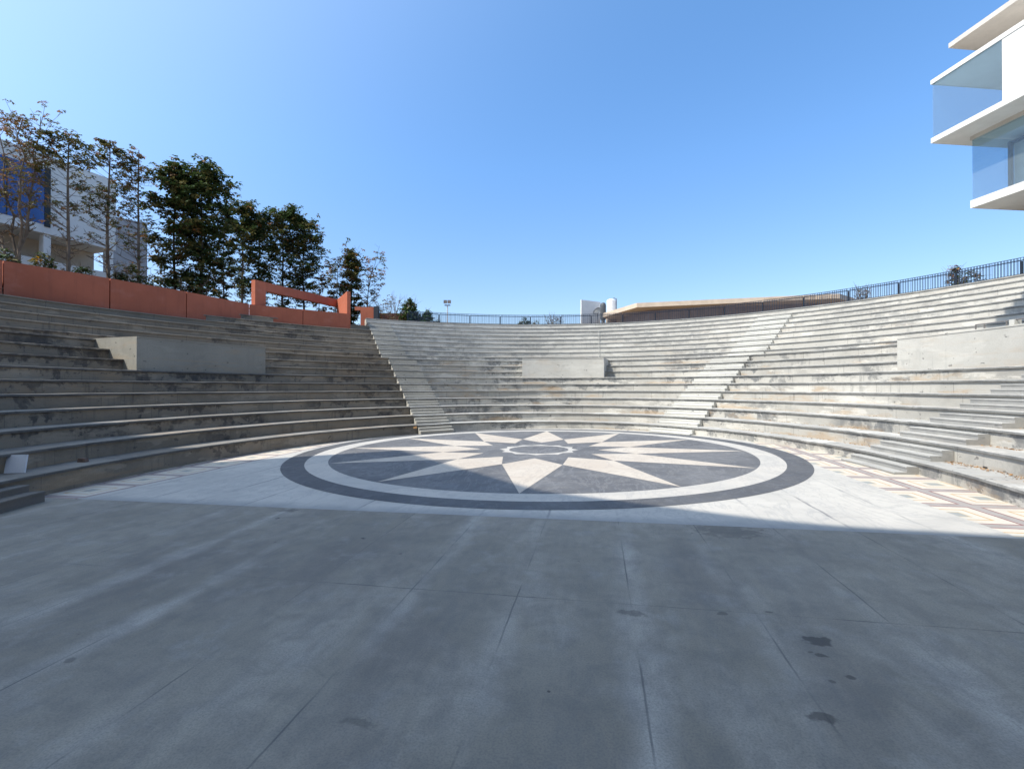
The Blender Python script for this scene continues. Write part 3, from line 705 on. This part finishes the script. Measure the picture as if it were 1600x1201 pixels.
# ------------------------------------------------------------------ trees
def rosette(mb, c, rnd, size, nl, mats, wts):
    size *= 1.25
    m = rnd.choices(range(len(mats)), wts)[0]; a0 = rnd.random()*6.3
    for i in range(nl):
        a = a0+i*6.283/nl+rnd.uniform(-.3, .3); el = rnd.uniform(-.7, .45); L = size*rnd.uniform(.7, 1.25)
        d = Vector((math.cos(a)*math.cos(el), math.sin(a)*math.cos(el), math.sin(el))); s_ = Vector((-math.sin(a), math.cos(a), rnd.uniform(-.5, .5)))*L*.27
        p0 = c+d*L*.08; pm = c+d*L*.6; p1 = c+d*L+Vector((0, 0, -L*.18))
        mb.add([p0, pm+s_, p1, pm-s_], [(0, 1, 2, 3)], m)
def tree(px, d, topy, half, label, name='tree', f0=.2, dens=1., wts=(6, 2, 1), seed=1, leafs=(LGREEN, LOLIVE, LRUST), shape='oval', bark=BARK, rad0=.045, lean=0., bare=.0, lsize=.095, fork=None, group='trees behind the orange wall', nl=7, cat='tree', cl=.085):
    rnd = random.Random(seed); base = Vector((X(px, d), d, PLAT-.05)); top = Z(topy, d); H = top-base.z; sp = half/F*d
    t = thing(name, label, cat, base, group)
    tk = MB(); cr = MB()
    path = [base+Vector((lean*(f*f)+.02*math.sin(f*7+seed), .02*math.cos(f*6), H*f*.96)) for f in [i/8 for i in range(9)]]
    tk.tube(path, [rad0*(1-.85*i/8)+.004 for i in range(9)], 7)
    paths = [(path, f0, 1.)]
    if fork:
        path = [base+Vector((.03*math.sin(f*5+seed), 0, H*f*fork)) for f in [i/8 for i in range(9)]]
        tk = MB(); tk.tube(path, [rad0*(1.1-.3*i/8) for i in range(9)], 7); paths = []
        for q in range(5):
            a = q*1.257+rnd.uniform(-.4, .4)+seed; o = path[rnd.randint(5, 8)]; ex = sp*rnd.uniform(.45, .95); hh = (H*(1-fork))*(1. if q == 0 else rnd.uniform(.6, .97))
            lp_ = [o+Vector((math.cos(a)*ex*(f**.8)+lean*f*f, math.sin(a)*ex*.7*(f**.8), hh*f**1.15))+Vector((rnd.gauss(0, .03), rnd.gauss(0, .03), 0))*(1 if 0 < f < 1 else 0) for f in [i/8 for i in range(9)]]
            tk.tube(lp_, [rad0*.62*(1-.85*i/8)+.003 for i in range(9)], 6); paths.append((lp_, .22, .45))
    for path, f0, ksp in paths:
      def P_(f):
        i = min(7, int(f*8)); return path[i].lerp(path[i+1], f*8-i)
      nw = max(7, int(H*(1 if not fork else .55)/.22))
      for w in range(nw):
          f = f0+(1-f0)*(w+rnd.uniform(-.3, .3))/nw; f = min(.99, max(.05, f)); g = (f-f0)/(1-f0)
          prof = {'oval': math.sin(math.pi*min(1, max(.06, .12+g*.83)))**.7, 'top': .25+.9*math.sin(math.pi*min(1, max(0, g)))**.6*(.4+.6*g), 'cone': 1.05-.85*g, 'vee': .3+.8*g}[shape]
          for b in range(rnd.randint(3, 5)):
              a = rnd.random()*6.283; L = sp*ksp*prof*rnd.uniform(.6, 1.12); up = rnd.uniform(.25, .75) if shape != 'vee' else rnd.uniform(.7, 1.3)
              o = P_(f); di = Vector((math.cos(a), math.sin(a), 0))
              p1 = o+di*L*.5+Vector((0, 0, L*.5*up*.8)); p2 = o+di*L+Vector((0, 0, L*up*rnd.uniform(.8, 1.15)))
              r0 = max(.006, rad0*(1-f)*.42)
              tk.tube([o, p1, p2], [r0, r0*.65, .003], 5, cap=False)
              ends = [p2]
              for s_ in range(rnd.randint(3, 6)):
                  q = rnd.uniform(.35, .95); st = o.lerp(p1, q*2) if q < .5 else p1.lerp(p2, q*2-1)
                  e = st+Vector((rnd.gauss(0, 1), rnd.gauss(0, 1), rnd.uniform(.2, 1.2))).normalized()*L*rnd.uniform(.2, .42)
                  tk.tube([st, e], [r0*.5, .0025], 4, cap=False); ends.append(e)
              for e in ends:
                  if rnd.random() < bare*(1.25-g): continue
                  for r_ in range(max(1, int(round(dens*rnd.uniform(.5, 1.6))))):
                      rosette(cr, e+Vector((rnd.gauss(0, 1), rnd.gauss(0, 1), rnd.gauss(0, .7)))*(.0 if r_ == 0 else cl), rnd, lsize, nl, leafs, wts)
    tk.build('trunk', bark, t); cr.build('crown', list(leafs), t)
    return t
tree(26, 11.6, 150, 66, 'forked tree with bare spreading limbs against the blue glazing', seed=3, f0=.25, dens=1.1, bare=.92, wts=(0, 5, 3), lsize=.055, shape='vee', fork=.26, lean=-.1, rad0=.05)
tree(105, 12.2, 198, 50, 'taller thin tree with olive tufts high against the white wall', seed=5, f0=.20, dens=3.0, bare=.90, wts=(3, 8, 1), lsize=.064, shape='top', rad0=.05)
tree(168, 13.0, 206, 32, 'slim straight tree with few leaves at the white building corner', seed=8, f0=.16, dens=2.0, bare=.90, wts=(2, 7, 2), lsize=.06, shape='oval', rad0=.05)
tree(215, 13.6, 222, 38, 'sparse tree with rusty lower leaves beside the grey block', seed=11, f0=.10, dens=2.2, bare=.78, wts=(4, 6, 3), lsize=.066, shape='oval')
tree(272, 14.4, 246, 36, 'dense dark tree with rusty tips, first of the dark pair', seed=14, f0=.06, dens=4.2, wts=(9, 6, 1.2), shape='oval', bark=BARKD, bare=.5, lsize=.10, cl=.13)
tree(314, 14.8, 256, 44, 'widest dense dark tree above the orange wall', seed=17, f0=.10, dens=4.6, wts=(12, 5, .3), shape='top', bark=BARKD, bare=.42, lsize=.10, cl=.14)
tree(349, 15.6, 318, 18, 'thin wispy sapling between dense dark trees', seed=20, f0=.1, dens=1.2, bare=.4, wts=(6, 4, 1), shape='oval', rad0=.025)
tree(378, 16.8, 308, 28, 'upright tree with a pointed green top left of the portal', seed=23, lsize=.095, f0=.12, dens=3.9, cl=.12, bare=.68, wts=(10, 5, .3), shape='top')
tree(405, 17.4, 326, 24, 'narrow dark tree rising behind the portal post', seed=26, lsize=.095, f0=.15, dens=3.9, cl=.12, bare=.68, wts=(10, 5, .3), shape='top', bark=BARKD)
tree(441, 18.0, 320, 36, 'tall domed green tree behind the portal opening', seed=29, lsize=.095, f0=.14, dens=3.9, cl=.12, bare=.68, wts=(10, 5, .3), shape='top', bark=BARKD)
tree(474, 18.6, 338, 30, 'rounded dark green tree behind the portal beam', seed=32, lsize=.095, f0=.2, dens=3.9, cl=.12, bare=.68, wts=(10, 5, .3), shape='top', bark=BARKD)
tree(498, 19.4, 425, 20, 'bare spindly sapling behind the portal beam end', seed=35, f0=.1, dens=.8, bare=.6, wts=(2, 4, 3), shape='oval', rad0=.022)
tree(527, 19.8, 405, 26, 'sparse brownish tree left of the slender pointed one', seed=38, f0=.15, dens=1.2, bare=.45, wts=(2, 5, 4), shape='vee', rad0=.03)
tree(549, 19.6, 384, 17, 'slender pointed tree next to the portal fin', seed=41, f0=.1, dens=2.6, bare=.1, wts=(5, 6, 2), shape='oval', rad0=.035, bark=BARKD)
tree(572, 20.0, 412, 34, 'leafless branching tree leaning over the dark pillar', seed=44, f0=.2, dens=.6, bare=.78, wts=(1, 3, 3), shape='vee', rad0=.03, lean=.25, bark=BARKD)
def bush(px, d, topy, half, label, leafs, wts, seed, n=120, basey=None, group='shrubs beyond the top row', size=.075, bare=False):
    rnd = random.Random(seed); base = Vector((X(px, d), d, PLAT-.02)); H = Z(topy, d)-base.z; sp = half/F*d
    t = thing('shrub', label, 'shrub', base, group); tk = MB(); cr = MB()
    for i in range(16 if not bare else 34):
        a = rnd.random()*6.283; e = base+Vector((math.cos(a)*sp*rnd.uniform(.2, 1), math.sin(a)*sp*rnd.uniform(.2, .9), H*rnd.uniform(.55, 1.)))
        mid = base.lerp(e, .5)+Vector((rnd.gauss(0, .06), rnd.gauss(0, .06), .05)); tk.tube([base, mid, e], [.014, .009, .003], 4, cap=False)
        for q in range(3):
            e2 = e.lerp(mid, rnd.random()*.6)+Vector((rnd.gauss(0, .12), rnd.gauss(0, .12), rnd.uniform(0, .16))); tk.tube([e.lerp(mid, .4), e2], [.006, .002], 3, cap=False)
    for i in range(n):
        a = rnd.random()*6.283; r = math.sqrt(rnd.random()); h = rnd.random()
        k_ = math.sqrt(max(0, 1-(abs(h-.42)/.62)**2.2))
        c = base+Vector((math.cos(a)*sp*r*k_, math.sin(a)*sp*r*k_, H*(.08+.9*h)*(1-.15*r)))+Vector((rnd.gauss(0, .03), rnd.gauss(0, .03), rnd.gauss(0, .03)))
        rosette(cr, c, rnd, size, 6, leafs, wts)
    tk.build('stem', BARK, t); cr.build('crown', list(leafs), t)
GB = (LBRIGHT, LGREEN, LOLIVE)
bush(612, 19.4, 457, 30, 'brown twiggy shrub before the far orange wall', (LDRY, LOLIVE, LRUST), (5, 3, 1), 1, 110, bare=True, size=.06)
bush(580, 19.9, 468, 20, 'small twiggy shrub by the dark pillar', (LDRY, LOLIVE, LRUST), (5, 3, 1), 12, 60, bare=True, size=.06)
bush(640, 19.3, 464, 17, 'upright bright green shrub with lobed leaves', GB, (5, 4, 1), 2, 380, size=.10)
bush(668, 19.3, 481, 11, 'small round green shrub behind the railing end', GB, (5, 4, 1), 3, 240, size=.09)
bush(652, 19.5, 490, 22, 'low dark green shrub under the upright one', GB, (2, 6, 1), 4, 150)
bush(682, 19.6, 496, 9, 'tiny green shrub at the first railing post', GB, (3, 5, 1), 5, 60)
bush(820, 20.4, 495, 13, 'dark low shrub behind the middle of the railing', GB, (2, 6, 1), 6, 220)
bush(838, 20.5, 499, 7, 'tiny dark shrub right of the dark low one', GB, (2, 6, 1), 16, 40)
bush(866, 20.6, 489, 19, 'pale bare shrub left of the white fin wall', (LDRY, LOLIVE, LRUST), (6, 2, 1), 7, 40, bare=True, size=.05)
bush(1349, 15.6, 443, 13, 'sparse twiggy shrub behind the right of the railing', (LDRY, LOLIVE, LRUST), (5, 3, 1), 8, 20, bare=True, size=.06)
bush(1493, 13.6, 412, 11, 'upright rusty shrub behind a railing post', (LGREEN, LOLIVE, LRUST), (4, 4, 3), 9, 120, size=.08)
bush(1518, 13.8, 418, 22, 'broad reddish green shrub behind the railing on the right', (LGREEN, LOLIVE, LRUST), (5, 3, 4), 10, 150, size=.08)
YG = (LGREEN, LOLIVE, LYEL)
for i, (px, d, ty, hf, lb) in enumerate(((8, 10.6, 384, 18, 'dark clipped shrub above the nearest orange wall'), (132, 11.9, 410, 20, 'dark shrub with yellow flowers between thin trunks'), (66, 11.4, 388, 20, 'loose shrub with yellow flowers below the blue glazing'),
                                         (214, 13.2, 412, 26, 'broad dark shrub at the foot of the sparse tree'), (186, 12.9, 418, 14, 'small shrub with a yellow flower at the slim trunk'), (300, 14.2, 425, 40, 'dark undergrowth shrub below the dense pair'))):
    bush(px, d, ty, hf, lb, YG, (8, 3, 1.2 if i in (1, 2, 4) else .2), 60+i, 90, group='shrubs behind the orange wall', size=.09)

# ------------------------------------------------------------------ light, sky, camera
EL = math.atan(TAN)
w = bpy.data.worlds.new('World'); sc.world = w; w.use_nodes = True
nt = w.node_tree; bg = nt.nodes['Background']
sky = nt.nodes.new('ShaderNodeTexSky'); sky.sky_type = 'NISHITA'; sky.sun_disc = False
sky.sun_elevation = EL; sky.sun_rotation = math.atan2(SUN_H[0], SUN_H[1])
sky.altitude = 300; sky.air_density = 1.0; sky.dust_density = 1.0; sky.ozone_density = 2.2
hs = nt.nodes.new('ShaderNodeHueSaturation'); hs.inputs['Saturation'].default_value = 1.08; hs.inputs['Hue'].default_value = .5
tc = nt.nodes.new('ShaderNodeTexCoord'); sx_ = nt.nodes.new('ShaderNodeSeparateXYZ'); nt.links.new(tc.outputs['Generated'], sx_.inputs[0])
cr_ = nt.nodes.new('ShaderNodeValToRGB'); nt.links.new(sx_.outputs[2], cr_.inputs[0])
e_ = cr_.color_ramp.elements; e_[0].position = 0.; e_[0].color = (.68, .64, .63, 1); e_[1].position = .75; e_[1].color = (.73, .96, 1.03, 1)
q_ = e_.new(.18); q_.color = (.70, .71, .755, 1); q_ = e_.new(.42); q_.color = (.71, .87, .96, 1)
ml = nt.nodes.new('ShaderNodeMix'); ml.data_type = 'RGBA'; ml.blend_type = 'MULTIPLY'; ml.inputs[0].default_value = 1
nt.links.new(sky.outputs[0], hs.inputs['Color']); nt.links.new(hs.outputs[0], ml.inputs[6]); nt.links.new(cr_.outputs[0], ml.inputs[7]); dp = nt.nodes.new('ShaderNodeVectorMath'); dp.operation = 'DOT_PRODUCT'; nt.links.new(tc.outputs['Generated'], dp.inputs[0])
dp.inputs[1].default_value = (SUN_H[0]*math.cos(EL), SUN_H[1]*math.cos(EL), math.sin(EL))
mx_ = nt.nodes.new('ShaderNodeMath'); mx_.operation = 'MAXIMUM'; nt.links.new(dp.outputs['Value'], mx_.inputs[0]); mx_.inputs[1].default_value = 0
pw_ = nt.nodes.new('ShaderNodeMath'); pw_.operation = 'POWER'; nt.links.new(mx_.outputs[0], pw_.inputs[0]); pw_.inputs[1].default_value = 2.6
gl_ = nt.nodes.new('ShaderNodeVectorMath'); gl_.operation = 'SCALE'; gl_.inputs[0].default_value = (3.0, 2.75, 2.1); nt.links.new(pw_.outputs[0], gl_.inputs['Scale'])
ad_ = nt.nodes.new('ShaderNodeVectorMath'); ad_.operation = 'ADD'; nt.links.new(ml.outputs[2], ad_.inputs[0]); nt.links.new(gl_.outputs[0], ad_.inputs[1])
nt.links.new(ad_.outputs[0], bg.inputs[0]); bg.inputs[1].default_value = .15
L = bpy.data.lights.new('sun', 'SUN'); L.energy = 2.8; L.angle = math.radians(.4); L.color = (1, .93, .815)
lo = bpy.data.objects.new('sun', L); col.objects.link(lo)
sv = Vector((SUN_H[0]*math.cos(EL), SUN_H[1]*math.cos(EL), math.sin(EL)))
lo.rotation_euler = sv.to_track_quat('Z', 'Y').to_euler(); lo.location = (0, 0, 60)
cam = bpy.data.cameras.new('camera'); co = bpy.data.objects.new('camera', cam); col.objects.link(co)
cam.sensor_width = 36; cam.lens = F/1600*36; cam.clip_end = 5000; cam.clip_start = .05
co.location = (0, 0, U); co.rotation_euler = (math.radians(90)+math.atan((Y0-600.5)/F), 0, 0)
sc.camera = co
sc.view_settings.view_transform = 'Standard'; sc.view_settings.look = 'None'
sc.view_settings.exposure = 1.0; sc.view_settings.gamma = 1
